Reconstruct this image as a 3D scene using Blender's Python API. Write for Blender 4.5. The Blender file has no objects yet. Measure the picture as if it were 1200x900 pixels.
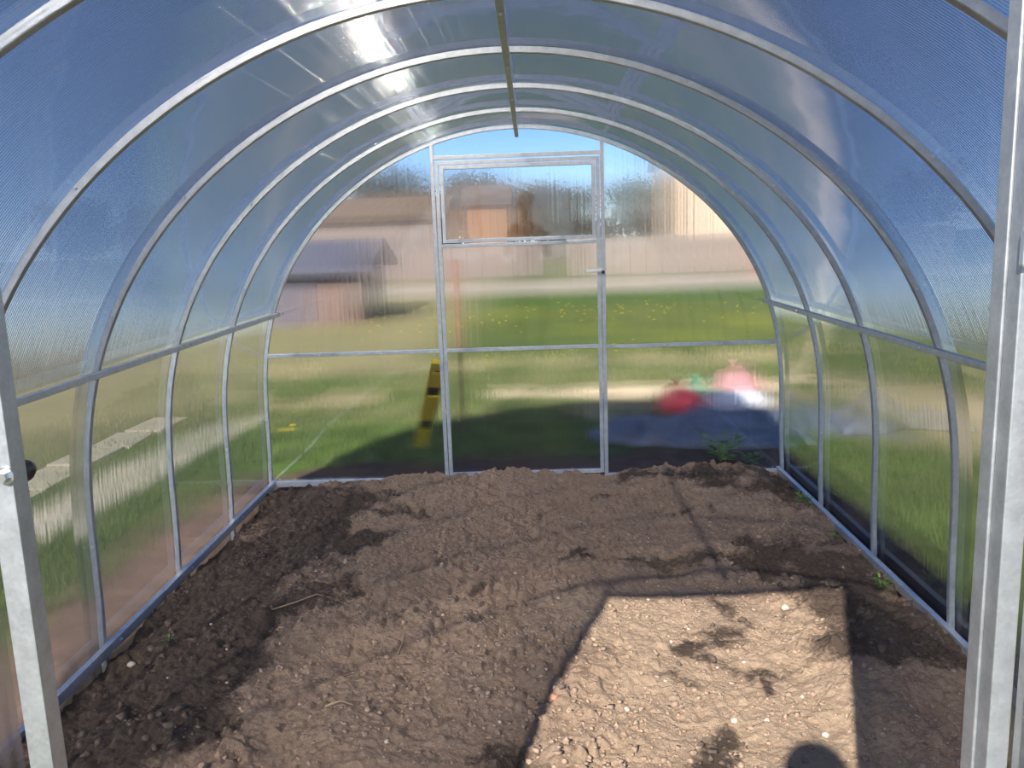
import bpy, bmesh, math, random
import numpy as np
from mathutils import Vector, Matrix

random.seed(7)
RNG = np.random.default_rng(11)
SC = bpy.context.scene
COL = SC.collection
PI = math.pi

# ------------------------------------------------------------------ camera, sky, sun, exposure
def camera():
    cx, cy, cz, yaw, pit, rol, f = 0.0584, -0.7730, 1.3870, -0.02564, 0.17748, -0.03477, 1000.0
    fw = Vector((math.sin(yaw) * math.cos(pit), math.cos(yaw) * math.cos(pit), -math.sin(pit)))
    r = Vector((math.cos(yaw), -math.sin(yaw), 0)); u = r.cross(fw)
    c, s = math.cos(rol), math.sin(rol)
    r2, u2 = c * r + s * u, -s * r + c * u
    cd = bpy.data.cameras.new('camera'); ob = bpy.data.objects.new('camera', cd); COL.objects.link(ob)
    m = Matrix.Identity(4)
    for i in range(3):
        m[i][0], m[i][1], m[i][2] = r2[i], u2[i], -fw[i]
    m[0][3], m[1][3], m[2][3] = cx, cy, cz
    ob.matrix_world = m
    cd.sensor_fit = 'HORIZONTAL'; cd.sensor_width = 36.0; cd.lens = 36.0 * f / 1200.0
    cd.clip_start = 0.02; cd.clip_end = 600
    SC.camera = ob
camera()

SUN_EL = math.radians(36.1)
SUN_AZ = math.atan2(0.32, 1.0)          # the light travels along +y, turned this far towards +x
SUN_STRENGTH = 8.2
SKY_STRENGTH = 0.140
EXPOSURE = 0.20

w = bpy.data.worlds.new('sky'); SC.world = w; w.use_nodes = True
nt = w.node_tree
sky = nt.nodes.new('ShaderNodeTexSky'); sky.sky_type = 'NISHITA'; sky.sun_disc = False
sky.sun_elevation = SUN_EL; sky.sun_rotation = PI + SUN_AZ
sky.altitude = 100; sky.air_density = 0.62; sky.dust_density = 0.0; sky.ozone_density = 3.0
bg = nt.nodes['Background']; bg.inputs['Strength'].default_value = SKY_STRENGTH
hs = nt.nodes.new('ShaderNodeHueSaturation'); hs.inputs['Saturation'].default_value = 1.14
nt.links.new(sky.outputs[0], hs.inputs['Color']); tn = nt.nodes.new('ShaderNodeMix'); tn.data_type = 'RGBA'; tn.blend_type = 'MULTIPLY'; tn.inputs['Factor'].default_value = 1.0; tn.inputs['B'].default_value = (.90, .905, 1.0, 1)
nt.links.new(hs.outputs[0], tn.inputs['A']); nt.links.new(tn.outputs['Result'], bg.inputs[0])

sd = bpy.data.lights.new('sun', 'SUN'); sun = bpy.data.objects.new('sun', sd); COL.objects.link(sun)
sd.energy = SUN_STRENGTH; sd.angle = math.radians(0.6); sd.color = (1.0, 0.94, 0.86)
_d = Vector((math.sin(SUN_AZ) * math.cos(SUN_EL), math.cos(SUN_AZ) * math.cos(SUN_EL), -math.sin(SUN_EL)))
sun.rotation_euler = _d.to_track_quat('-Z', 'Y').to_euler()
sun.location = (-3, -9, 8)

vs = SC.view_settings
SC.display_settings.display_device = 'sRGB'
vs.view_transform = 'Standard'; vs.look = 'None'; vs.gamma = 1.0; vs.exposure = EXPOSURE; vs.use_curve_mapping = False
cy = SC.cycles
cy.max_bounces = 12; cy.diffuse_bounces = 3; cy.glossy_bounces = 4; cy.transmission_bounces = 8
cy.transparent_max_bounces = 48; cy.sample_clamp_indirect = 20.0; cy.use_denoising = True; cy.blur_glossy = 2.0; cy.caustics_refractive = True; cy.caustics_reflective = True

# ------------------------------------------------------------------ helpers
def link(name, me, parent=None, loc=None):
    o = bpy.data.objects.new(name, me); COL.objects.link(o)
    if parent is not None: o.parent = parent
    if loc is not None: o.location = loc
    return o

def mesh(name, verts, faces, m=None, smooth=False):
    me = bpy.data.meshes.new(name)
    me.from_pydata([tuple(v) for v in verts], [], faces)
    if m is not None: me.materials.append(m)
    if smooth: me.polygons.foreach_set('use_smooth', [True] * len(me.polygons))
    me.update()
    return me

def np_mesh(name, verts, quads, m=None, smooth=False, tri=False):
    """a mesh from numpy arrays"""
    k = 3 if tri else 4
    me = bpy.data.meshes.new(name)
    n, f = len(verts), len(quads)
    me.vertices.add(n); me.vertices.foreach_set('co', np.asarray(verts, np.float32).ravel())
    me.loops.add(f * k); me.loops.foreach_set('vertex_index', np.asarray(quads, np.int32).ravel())
    me.polygons.add(f)
    me.polygons.foreach_set('loop_start', np.arange(0, f * k, k, dtype=np.int32))
    me.polygons.foreach_set('loop_total', np.full(f, k, np.int32))
    if smooth: me.polygons.foreach_set('use_smooth', np.ones(f, bool))
    if m is not None: me.materials.append(m)
    me.update(calc_edges=True); me.validate()
    return me

def tag(o, label=None, cat=None, group=None, kind=None):
    if label: o['label'] = label
    if cat: o['category'] = cat
    if group: o['group'] = group
    if kind: o['kind'] = kind
    return o

def empty(name, loc=(0, 0, 0), rz=0.0):
    o = bpy.data.objects.new(name, None); COL.objects.link(o)
    o.location = loc; o.rotation_euler = (0, 0, rz); o.empty_display_size = 0.1
    return o

class MB:
    """collects shapes, builds one mesh"""
    def __init__(s): s.v = []; s.f = []
    def add(s, v, f):
        b = len(s.v); s.v += [tuple(p) for p in v]; s.f += [tuple(i + b for i in q) for q in f]
        return s
    def box(s, a, b, bev=0.0):
        bm = bmesh.new(); bmesh.ops.create_cube(bm, size=1)
        for v in bm.verts:
            v.co = Vector([(a[i] + b[i]) / 2 + v.co[i] * abs(b[i] - a[i]) for i in range(3)])
        if bev > 0: bmesh.ops.bevel(bm, geom=bm.edges[:] , offset=bev, segments=2, affect='EDGES', profile=0.6)
        return s._bm(bm)
    def _bm(s, bm, M=None):
        if M is not None: bm.transform(M)
        bm.verts.index_update()
        s.add([v.co.copy() for v in bm.verts], [[v.index for v in f.verts] for f in bm.faces]); bm.free(); return s
    def bar(s, p0, p1, wx, wy, up=(0, 0, 1), bev=0.0):
        """square bar from p0 to p1"""
        p0, p1 = Vector(p0), Vector(p1); d = p1 - p0; L = d.length; z = d.normalized()
        x = Vector(up).cross(z)
        if x.length < 1e-4: x = Vector((1, 0, 0)).cross(z)
        x.normalize(); y = z.cross(x)
        M = Matrix((( x[0], y[0], z[0], p0[0]), (x[1], y[1], z[1], p0[1]), (x[2], y[2], z[2], p0[2]), (0, 0, 0, 1)))
        bm = bmesh.new(); bmesh.ops.create_cube(bm, size=1)
        for v in bm.verts: v.co = Vector((v.co.x * wx, v.co.y * wy, (v.co.z + .5) * L))
        if bev > 0: bmesh.ops.bevel(bm, geom=bm.edges[:], offset=bev, segments=2, affect='EDGES', profile=0.6)
        return s._bm(bm, M)
    def cyl(s, p0, p1, r0, r1=None, n=12, cap=True):
        r1 = r0 if r1 is None else r1
        p0, p1 = Vector(p0), Vector(p1); z = (p1 - p0).normalized()
        x = z.orthogonal().normalized(); y = z.cross(x)
        v = []; f = []
        for p, r in ((p0, r0), (p1, r1)):
            for i in range(n):
                a = 2 * PI * i / n; v.append(p + x * (r * math.cos(a)) + y * (r * math.sin(a)))
        for i in range(n): f.append((i, (i + 1) % n, n + (i + 1) % n, n + i))
        if cap: f.append(tuple(range(n - 1, -1, -1))); f.append(tuple(range(n, 2 * n)))
        return s.add(v, f)
    def tube(s, pts, rad, n=7):
        pts = [Vector(p) for p in pts]; rad = rad if isinstance(rad, (list, tuple)) else [rad] * len(pts)
        v = []; f = []; x = None
        for k, p in enumerate(pts):
            t = (pts[min(k + 1, len(pts) - 1)] - pts[max(k - 1, 0)]).normalized()
            x = t.orthogonal() if x is None else x - t * x.dot(t)
            x.normalize(); y = t.cross(x)
            for i in range(n):
                a = 2 * PI * i / n; v.append(p + (x * math.cos(a) + y * math.sin(a)) * rad[k])
        for k in range(len(pts) - 1):
            for i in range(n):
                j = (i + 1) % n; f.append((k * n + i, k * n + j, (k + 1) * n + j, (k + 1) * n + i))
        f.append(tuple(range(n - 1, -1, -1))); b = (len(pts) - 1) * n; f.append(tuple(range(b, b + n)))
        return s.add(v, f)
    def lathe(s, prof, c=(0, 0, 0), n=16):
        v = []; f = []; c = Vector(c)
        for r, z in prof:
            for i in range(n):
                a = 2 * PI * i / n; v.append(c + Vector((r * math.cos(a), r * math.sin(a), z)))
        for k in range(len(prof) - 1):
            for i in range(n):
                j = (i + 1) % n; f.append((k * n + i, k * n + j, (k + 1) * n + j, (k + 1) * n + i))
        return s.add(v, f)
    def build(s, name, m, parent=None, smooth=False, shift=None):
        v = s.v
        if shift is not None: v = [tuple(Vector(p) - Vector(shift)) for p in v]
        return link(name, mesh(name, v, s.f, m, smooth), parent)

# ---- noise on numpy grids
_LAT = {}
def vnoise(x, y, scale, seed):
    if seed not in _LAT: _LAT[seed] = np.random.default_rng(seed).random((256, 256)).astype(np.float32)
    T = _LAT[seed]
    u, v = x / scale + 37.3, y / scale + 91.7
    i, j = np.floor(u).astype(int), np.floor(v).astype(int); a, b = u - i, v - j
    a = a * a * a * (a * (a * 6 - 15) + 10); b = b * b * b * (b * (b * 6 - 15) + 10)
    i0, j0, i1, j1 = i % 256, j % 256, (i + 1) % 256, (j + 1) % 256
    return (T[i0, j0] * (1 - a) * (1 - b) + T[i1, j0] * a * (1 - b) + T[i0, j1] * (1 - a) * b + T[i1, j1] * a * b) - 0.5

def sstep(a, b, x):
    t = np.clip((x - a) / (b - a), 0, 1); return t * t * (3 - 2 * t)

# ------------------------------------------------------------------ materials
def mat(name):
    m = bpy.data.materials.new(name); m.use_nodes = True
    n = m.node_tree; b = n.nodes['Principled BSDF']
    return m, n, b

def nd(n, t, **kw):
    o = n.nodes.new(t)
    for k, v in kw.items():
        if k in o.inputs.keys() if isinstance(k, str) else False: o.inputs[k].default_value = v
        else: setattr(o, k, v)
    return o

def plain(name, c, rough=0.6, metal=0.0, var=0.12, scale=20.0, bump=0.0, emit=None):
    m, n, b = mat(name)
    tx = nd(n, 'ShaderNodeTexNoise'); tx.inputs['Scale'].default_value = scale; tx.inputs['Detail'].default_value = 4
    tc = nd(n, 'ShaderNodeTexCoord'); n.links.new(tc.outputs['Object'], tx.inputs['Vector'])
    r = nd(n, 'ShaderNodeValToRGB')
    r.color_ramp.elements[0].position = .3; r.color_ramp.elements[1].position = .7
    r.color_ramp.elements[0].color = (*[x * (1 - var) for x in c], 1)
    r.color_ramp.elements[1].color = (*[min(1, x * (1 + var)) for x in c], 1)
    n.links.new(tx.outputs['Fac'], r.inputs[0]); n.links.new(r.outputs[0], b.inputs['Base Color'])
    b.inputs['Roughness'].default_value = rough; b.inputs['Metallic'].default_value = metal
    if bump:
        bp = nd(n, 'ShaderNodeBump'); bp.inputs['Strength'].default_value = bump; bp.inputs['Distance'].default_value = 0.01
        n.links.new(tx.outputs['Fac'], bp.inputs['Height']); n.links.new(bp.outputs[0], b.inputs['Normal'])
    return m

def math_n(n, op, a, b=None):
    o = nd(n, 'ShaderNodeMath', operation=op)
    for k, x in enumerate((a, b)):
        if x is None: continue
        if isinstance(x, (int, float)): o.inputs[k].default_value = x
        else: n.links.new(x, o.inputs[k])
    return o.outputs[0]

def galvanised(name='galvanised_steel'):
    m, n, b = mat(name)
    tc = nd(n, 'ShaderNodeTexCoord')
    vo = nd(n, 'ShaderNodeTexVoronoi'); vo.inputs['Scale'].default_value = 260
    no = nd(n, 'ShaderNodeTexNoise'); no.inputs['Scale'].default_value = 35; no.inputs['Detail'].default_value = 5
    n.links.new(tc.outputs['Object'], vo.inputs['Vector']); n.links.new(tc.outputs['Object'], no.inputs['Vector'])
    mx = math_n(n, 'ADD', math_n(n, 'MULTIPLY', vo.outputs['Color'], 0.22), math_n(n, 'MULTIPLY', no.outputs['Fac'], 0.78))
    r = nd(n, 'ShaderNodeValToRGB')
    r.color_ramp.elements[0].position = .2; r.color_ramp.elements[1].position = .75
    r.color_ramp.elements[0].color = (.44, .46, .49, 1); r.color_ramp.elements[1].color = (.64, .67, .70, 1)
    n.links.new(mx, r.inputs[0]); n.links.new(r.outputs[0], b.inputs['Base Color'])
    b.inputs['Metallic'].default_value = 0.78
    rr = nd(n, 'ShaderNodeMapRange'); rr.inputs['To Min'].default_value = .38; rr.inputs['To Max'].default_value = .52
    n.links.new(mx, rr.inputs['Value']); n.links.new(rr.outputs[0], b.inputs['Roughness'])
    return m

def polycarbonate(name, axis, smear=0.85, clear=0.21, haze=0.045):
    """thin fluted polycarbonate sheet; light is scattered across the flutes, along the given axis"""
    m, n, b = mat(name); n.nodes.remove(b)
    out = n.nodes['Material Output']
    tc = nd(n, 'ShaderNodeTexCoord'); sp = nd(n, 'ShaderNodeSeparateXYZ'); n.links.new(tc.outputs['Object'], sp.inputs[0])
    A = sp.outputs[axis]
    n1 = nd(n, 'ShaderNodeTexNoise', noise_dimensions='1D'); n1.inputs['Scale'].default_value = 75; n1.inputs['Detail'].default_value = 4
    n.links.new(A, n1.inputs['W'])
    vm = nd(n, 'ShaderNodeVectorMath', operation='SCALE'); vm.inputs['Scale'].default_value = 7919.0
    n.links.new(tc.outputs['Object'], vm.inputs[0])
    wn = nd(n, 'ShaderNodeTexWhiteNoise', noise_dimensions='3D'); n.links.new(vm.outputs[0], wn.inputs['Vector'])
    ws = nd(n, 'ShaderNodeSeparateColor'); n.links.new(wn.outputs['Color'], ws.inputs[0])
    ctr = lambda s, k: math_n(n, 'MULTIPLY', math_n(n, 'SUBTRACT', s, 0.5), k)
    tilt = math_n(n, 'ADD', ctr(n1.outputs['Fac'], 1.3 * smear),
                  math_n(n, 'ADD', ctr(ws.outputs[0], 0.8 * smear), ctr(ws.outputs[1], 0.8 * smear)))
    # soft long waves of the sheet, for reflections and slight distortion
    n2 = nd(n, 'ShaderNodeTexNoise'); n2.inputs['Scale'].default_value = 3.5; n2.inputs['Detail'].default_value = 3
    n.links.new(tc.outputs['Object'], n2.inputs['Vector'])
    w2 = nd(n, 'ShaderNodeSeparateColor'); n.links.new(n2.outputs['Color'], w2.inputs[0])
    geo = nd(n, 'ShaderNodeNewGeometry')
    def perturb(parts):
        last = geo.outputs['Normal']
        for vec, s in parts:
            sc = nd(n, 'ShaderNodeVectorMath', operation='SCALE'); sc.inputs[0].default_value = vec; n.links.new(s, sc.inputs['Scale'])
            ad = nd(n, 'ShaderNodeVectorMath', operation='ADD'); n.links.new(last, ad.inputs[0]); n.links.new(sc.outputs[0], ad.inputs[1]); last = ad.outputs[0]
        no = nd(n, 'ShaderNodeVectorMath', operation='NORMALIZE'); n.links.new(last, no.inputs[0]); return no.outputs[0]
    av = (1, 0, 0) if axis == 0 else (0, 1, 0)
    n_see = perturb([(av, tilt), ((0, 0, 1), ctr(ws.outputs[2], 0.16))])
    n_ref = perturb([((1, 0, 0), ctr(w2.outputs[0], .035)), ((0, 1, 0), ctr(w2.outputs[1], .035)), ((0, 0, 1), ctr(w2.outputs[2], .035))])
    lw = nd(n, 'ShaderNodeLayerWeight'); lw.inputs['Blend'].default_value = 0.5
    fr = nd(n, 'ShaderNodeMath', operation='ADD'); fr.use_clamp = True; fr.inputs[1].default_value = 0.07
    n.links.new(math_n(n, 'MULTIPLY', math_n(n, 'POWER', lw.outputs['Facing'], 3.8), 0.62), fr.inputs[0])
    rf = nd(n, 'ShaderNodeBsdfRefraction'); rf.inputs['IOR'].default_value = 1.11; rf.inputs['Roughness'].default_value = 0.06
    ab = nd(n, 'ShaderNodeMapRange', interpolation_type='SMOOTHSTEP'); ab.inputs['From Min'].default_value = .05; ab.inputs['From Max'].default_value = .8
    ab.inputs['To Min'].default_value = .93; ab.inputs['To Max'].default_value = .70
    n.links.new(lw.outputs['Facing'], ab.inputs['Value'])          # the webs between the skins swallow slanting light
    cc = nd(n, 'ShaderNodeCombineColor'); n.links.new(ab.outputs[0], cc.inputs[0]); n.links.new(ab.outputs[0], cc.inputs[1]); n.links.new(ab.outputs[0], cc.inputs[2])
    n.links.new(cc.outputs[0], rf.inputs['Color']); n.links.new(n_see, rf.inputs['Normal'])
    tr = nd(n, 'ShaderNodeBsdfTransparent'); tr.inputs['Color'].default_value = (.97, .98, 1, 1)
    tl = nd(n, 'ShaderNodeBsdfTranslucent'); tl.inputs['Color'].default_value = (.62, .66, .70, 1)
    gl = nd(n, 'ShaderNodeBsdfGlossy'); gl.inputs['Roughness'].default_value = 0.05; gl.inputs['Color'].default_value = (.9, .93, .96, 1)
    n.links.new(n_ref, gl.inputs['Normal'])
    def mix(f, a, c):
        x = nd(n, 'ShaderNodeMixShader')
        if isinstance(f, float): x.inputs[0].default_value = f
        else: n.links.new(f, x.inputs[0])
        n.links.new(a, x.inputs[1]); n.links.new(c, x.inputs[2]); return x.outputs[0]
    s = mix(clear / (1 - haze), rf.outputs[0], tr.outputs[0])
    s = mix(haze, s, tl.outputs[0])
    s = mix(fr.outputs[0], s, gl.outputs[0])
    n.links.new(s, out.inputs['Surface'])
    return m

def flute_mat():
    """the clear ribs between the two skins: small glossy rods that throw the sun sideways"""
    m, n, b = mat('clear_flute_ribs'); n.nodes.remove(b); out = n.nodes['Material Output']
    tc = nd(n, 'ShaderNodeTexCoord'); sp = nd(n, 'ShaderNodeSeparateXYZ'); n.links.new(tc.outputs['Object'], sp.inputs[0])
    at = nd(n, 'ShaderNodeMath', operation='ARCTAN2')
    n.links.new(sp.outputs[0], at.inputs[0]); n.links.new(math_n(n, 'SUBTRACT', sp.outputs[2], 0.6), at.inputs[1])
    cb = nd(n, 'ShaderNodeCombineXYZ')
    n.links.new(math_n(n, 'MULTIPLY', at.outputs[0], 105.0), cb.inputs[0]); n.links.new(math_n(n, 'MULTIPLY', sp.outputs[1], 0.04), cb.inputs[1])
    nz = nd(n, 'ShaderNodeTexNoise', noise_dimensions='2D'); nz.inputs['Scale'].default_value = 1.0; nz.inputs['Detail'].default_value = 4; nz.inputs['Roughness'].default_value = .7
    n.links.new(cb.outputs[0], nz.inputs['Vector'])
    q = math_n(n, 'SUBTRACT', nz.outputs['Fac'], 0.5)
    k = math_n(n, 'ADD', math_n(n, 'MULTIPLY', q, 0.03), math_n(n, 'MULTIPLY', math_n(n, 'MULTIPLY', q, math_n(n, 'MULTIPLY', q, q)), 14.0))
    # direction along the arch: perpendicular to the length of the house and to the radius
    tx = math_n(n, 'MULTIPLY', math_n(n, 'COSINE', at.outputs[0]), k); tz = math_n(n, 'MULTIPLY', math_n(n, 'MULTIPLY', math_n(n, 'SINE', at.outputs[0]), k), -1.0)
    c2 = nd(n, 'ShaderNodeCombineXYZ'); n.links.new(tx, c2.inputs[0]); n.links.new(tz, c2.inputs[2])
    geo = nd(n, 'ShaderNodeNewGeometry')
    ad = nd(n, 'ShaderNodeVectorMath', operation='ADD'); n.links.new(geo.outputs['Normal'], ad.inputs[0]); n.links.new(c2.outputs[0], ad.inputs[1])
    no = nd(n, 'ShaderNodeVectorMath', operation='NORMALIZE'); n.links.new(ad.outputs[0], no.inputs[0])
    gl = nd(n, 'ShaderNodeBsdfGlossy'); gl.inputs['Roughness'].default_value = 0.065; n.links.new(no.outputs[0], gl.inputs['Normal'])
    tr = nd(n, 'ShaderNodeBsdfTransparent'); tr.inputs['Color'].default_value = (.98, .99, 1, 1)
    mx = nd(n, 'ShaderNodeMixShader'); mx.inputs[0].default_value = 0.85
    n.links.new(tr.outputs[0], mx.inputs[1]); n.links.new(gl.outputs[0], mx.inputs[2]); n.links.new(mx.outputs[0], out.inputs['Surface'])
    return m

def soil_mat():
    m, n, b = mat('garden_soil')
    tc = nd(n, 'ShaderNodeTexCoord')
    at = nd(n, 'ShaderNodeAttribute', attribute_name='moist'); at2 = nd(n, 'ShaderNodeAttribute', attribute_name='sand_or_sun')
    f1 = nd(n, 'ShaderNodeTexNoise'); f1.inputs['Scale'].default_value = 55; f1.inputs['Detail'].default_value = 8; f1.inputs['Roughness'].default_value = .7
    f2 = nd(n, 'ShaderNodeTexNoise'); f2.inputs['Scale'].default_value = 320; f2.inputs['Detail'].default_value = 4; f2.inputs['Roughness'].default_value = .7
    f3 = nd(n, 'ShaderNodeTexVoronoi'); f3.inputs['Scale'].default_value = 70
    for x in (f1, f2, f3): n.links.new(tc.outputs['Object'], x.inputs['Vector'])
    def rgb(c):
        r = nd(n, 'ShaderNodeRGB'); r.outputs[0].default_value = (*c, 1); return r.outputs[0]
    def mixc(f, a, c):
        x = nd(n, 'ShaderNodeMix', data_type='RGBA'); n.links.new(f, x.inputs['Factor']); n.links.new(a, x.inputs['A']); n.links.new(c, x.inputs['B']); return x.outputs['Result']
    dry = mixc(f1.outputs['Fac'], rgb((.235, .163, .113)), rgb((.455, .325, .23)))
    sand_or_sun = mixc(f1.outputs['Fac'], rgb((.38, .265, .175)), rgb((.63, .47, .33)))  # paler sandy path tone, raised so the sun patch looks brighter
    wet = mixc(f1.outputs['Fac'], rgb((.045, .033, .026)), rgb((.15, .108, .08)))
    # crumbs break up the edge between moist and dry earth
    br = math_n(n, 'ADD', at.outputs['Fac'], math_n(n, 'MULTIPLY', math_n(n, 'SUBTRACT', f1.outputs['Fac'], .5), 1.3))
    mr = nd(n, 'ShaderNodeMapRange', interpolation_type='SMOOTHSTEP'); mr.inputs['From Min'].default_value = .25; mr.inputs['From Max'].default_value = .75
    n.links.new(br, mr.inputs['Value'])
    c = mixc(at2.outputs['Fac'], dry, sand_or_sun); c = mixc(mr.outputs[0], c, wet)
    # grain
    g = nd(n, 'ShaderNodeMapRange'); g.inputs['From Min'].default_value = .3; g.inputs['From Max'].default_value = .7; g.inputs['To Min'].default_value = .72; g.inputs['To Max'].default_value = 1.14
    n.links.new(f2.outputs['Fac'], g.inputs['Value'])
    mu = nd(n, 'ShaderNodeVectorMath', operation='SCALE'); n.links.new(c, mu.inputs[0]); n.links.new(g.outputs[0], mu.inputs['Scale'])
    n.links.new(mu.outputs[0], b.inputs['Base Color']); b.inputs['Roughness'].default_value = .95
    b.inputs['Specular IOR Level'].default_value = .15
    h = math_n(n, 'ADD', math_n(n, 'MULTIPLY', f2.outputs['Fac'], .8), math_n(n, 'ADD', f1.outputs['Fac'], math_n(n, 'MULTIPLY', f3.outputs['Distance'], -.6)))
    bp = nd(n, 'ShaderNodeBump'); bp.inputs['Strength'].default_value = .9; bp.inputs['Distance'].default_value = .012
    n.links.new(h, bp.inputs['Height']); n.links.new(bp.outputs[0], b.inputs['Normal'])
    return m

def ground_mat():
    """lawn, bare dug strips round the house, sandy strips and the pale lane, by position on the ground"""
    m, n, b = mat('lawn_and_earth')
    at = nd(n, 'ShaderNodeAttribute', attribute_name='cover')
    tc = nd(n, 'ShaderNodeTexCoord')
    f = nd(n, 'ShaderNodeTexNoise'); f.inputs['Scale'].default_value = 9; f.inputs['Detail'].default_value = 6
    f2 = nd(n, 'ShaderNodeTexNoise'); f2.inputs['Scale'].default_value = .8; f2.inputs['Detail'].default_value = 4
    for x in (f, f2): n.links.new(tc.outputs['Object'], x.inputs['Vector'])
    s = math_n(n, 'MULTIPLY', math_n(n, 'SUBTRACT', f.outputs['Fac'], .5), .9)
    mu = nd(n, 'ShaderNodeVectorMath', operation='SCALE'); n.links.new(at.outputs['Color'], mu.inputs[0])
    n.links.new(math_n(n, 'ADD', 1.0, math_n(n, 'ADD', s, math_n(n, 'MULTIPLY', math_n(n, 'SUBTRACT', f2.outputs['Fac'], .5), .7))), mu.inputs['Scale'])
    n.links.new(mu.outputs[0], b.inputs['Base Color']); b.inputs['Roughness'].default_value = .95; b.inputs['Specular IOR Level'].default_value = .1
    bp = nd(n, 'ShaderNodeBump'); bp.inputs['Strength'].default_value = .8; bp.inputs['Distance'].default_value = .03
    n.links.new(f.outputs['Fac'], bp.inputs['Height']); n.links.new(bp.outputs[0], b.inputs['Normal'])
    return m

M = dict(
    steel=galvanised(), flute=flute_mat(), soil=soil_mat(), ground=ground_mat(),
    side=polycarbonate('fluted_polycarbonate_roof', 1), gable=polycarbonate('fluted_polycarbonate_gable', 0),
    screw=plain('zinc_screw', (.75, .76, .78), .3, .9, .05), black=plain('black_plastic', (.02, .02, .022), .4),
    white=plain('white_plastic', (.85, .83, .78), .4, var=.03), rubber=plain('grey_gasket', (.10, .11, .12), .7),
    yellow=plain('yellow_enamel', (1.0, .70, .02), .45, var=.06), vial=plain('dark_vial', (.10, .07, .01), .25),
    tarp=plain('blue_grey_tarp', (.115, .135, .175), .6, var=.35, scale=6, bump=.6), red=plain('red_plastic', (.95, .07, .08), .45, var=.15),
    bag=plain('white_film', (.60, .60, .66), .4, var=.15, scale=8), pink=plain('pink_plastic', (.45, .22, .22), .5), teal=plain('green_plastic', (.05, .32, .2), .5),
    grass=plain('grass_blade', (.085, .130, .026), .7, var=.4, scale=3), drygrass=plain('straw', (.36, .31, .16), .8, var=.3, scale=3),
    weed=plain('weed_leaf', (.13, .24, .04), .6, var=.35, scale=60), flower=plain('dandelion_head', (.85, .62, .02), .7, var=.1),
    bark=plain('bark', (.16, .115, .08), .9, var=.3), twig=plain('brown_twigs', (.085, .068, .040), .9, var=.35, scale=2), olive=plain('olive_foliage', (.075, .08, .032), .9, var=.4, scale=2),
    post=plain('rusty_post', (.22, .10, .06), .8, var=.3), plank=plain('weathered_boards', (.20, .13, .10), .85, var=.25, scale=5), felt=plain('dark_roof_felt', (.09, .09, .12), .85),
    plaster=plain('beige_render', (.64, .48, .345), .9, var=.06, scale=2), brick=plain('orange_brick', (.34, .17, .08), .9, var=.2), greywall=plain('grey_fence_boards', (.25, .205, .17), .9, var=.2, scale=2),
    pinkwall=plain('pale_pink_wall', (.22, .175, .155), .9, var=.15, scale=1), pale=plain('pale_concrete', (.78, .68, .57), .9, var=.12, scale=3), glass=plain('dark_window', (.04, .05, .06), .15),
    skin=plain('skin', (.55, .36, .27), .55, var=.05), jacket=plain('dark_jacket', (.05, .06, .09), .85), trouser=plain('dark_trousers', (.04, .045, .055), .85), hair=plain('dark_hair', (.03, .022, .016), .7),
    stone=plain('pale_stone', (.52, .43, .34), .85, var=.15, scale=50), clod=plain('dry_clod', (.31, .22, .158), .95, var=.3, scale=60, bump=.6), wetclod=plain('moist_clod', (.10, .072, .055), .95, var=.35, scale=60, bump=.6),
    darkstone=plain('dark_stone', (.12, .09, .075), .85, var=.2, scale=50), terracotta=plain('terracotta', (.42, .20, .12), .85, var=.15, scale=50), straw=plain('dead_stalk', (.30, .22, .14), .9),
)

# ------------------------------------------------------------------ the arch profile of the house (inner edge of the hoops)
X0 = -0.010
CF = (1.17898609, 9.15896466e-02, 4.67658097e-02, -2.89526412e-02, 5.23594558e-03, -1.61827405e-04)
PITCH, NH, LEN = 2 / 3.0, 7, 4.0
def half_profile(n=44):
    out = []
    for i in range(n + 1):
        t = 2.041 * i / n
        r = sum(c * t ** (2 * k) for k, c in enumerate(CF)); out.append((r * math.sin(t), .75 + r * math.cos(t)))
    return out
def profile(off=0.0, zbot=-0.16, n=44):
    """left foot, over the ridge, to the right foot; moved outwards by off"""
    h = half_profile(n)
    p = [(-x, z) for x, z in reversed(h)][:-1] + h
    p = [(p[0][0], zbot)] + p + [(p[-1][0], zbot)]
    q = []
    for k, (x, z) in enumerate(p):
        a, b = p[max(k - 1, 0)], p[min(k + 1, len(p) - 1)]
        tx, tz = b[0] - a[0], b[1] - a[1]; L = math.hypot(tx, tz)
        q.append((x - tz / L * off + X0, z + tx / L * off))
    return q
def arch_x(z, off=0.0):
    """half-width of the arch at height z"""
    h = half_profile(200)
    return min(h, key=lambda p: abs(p[1] - z) + (10 if p[0] < .9 and z < 1.2 else 0))[0] + off
def arch_z(x):
    h = half_profile(400); return min((p for p in h if p[1] > .75), key=lambda p: abs(p[0] - abs(x)))[1]

def sweep_arch(y0, y1, o0, o1, bev=0.0015):
    """square tube bent over the whole arch"""
    sec = [(o0 + bev, y0), (o1 - bev, y0), (o1, y0 + bev), (o1, y1 - bev), (o1 - bev, y1), (o0 + bev, y1), (o0, y1 - bev), (o0, y0 + bev)]
    rows = [profile(o) for o, y in sec]
    n = len(rows[0]); k = len(sec); v = []; f = []
    for i in range(n):
        for j in range(k): v.append((rows[j][i][0], sec[j][1], rows[j][i][1]))
    for i in range(n - 1):
        for j in range(k):
            jj = (j + 1) % k; f.append((i * k + j, i * k + jj, (i + 1) * k + jj, (i + 1) * k + j))
    f.append(tuple(range(k))); f.append(tuple(range((n - 1) * k + k - 1, (n - 1) * k - 1, -1)))
    return MB().add(v, f)

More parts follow.
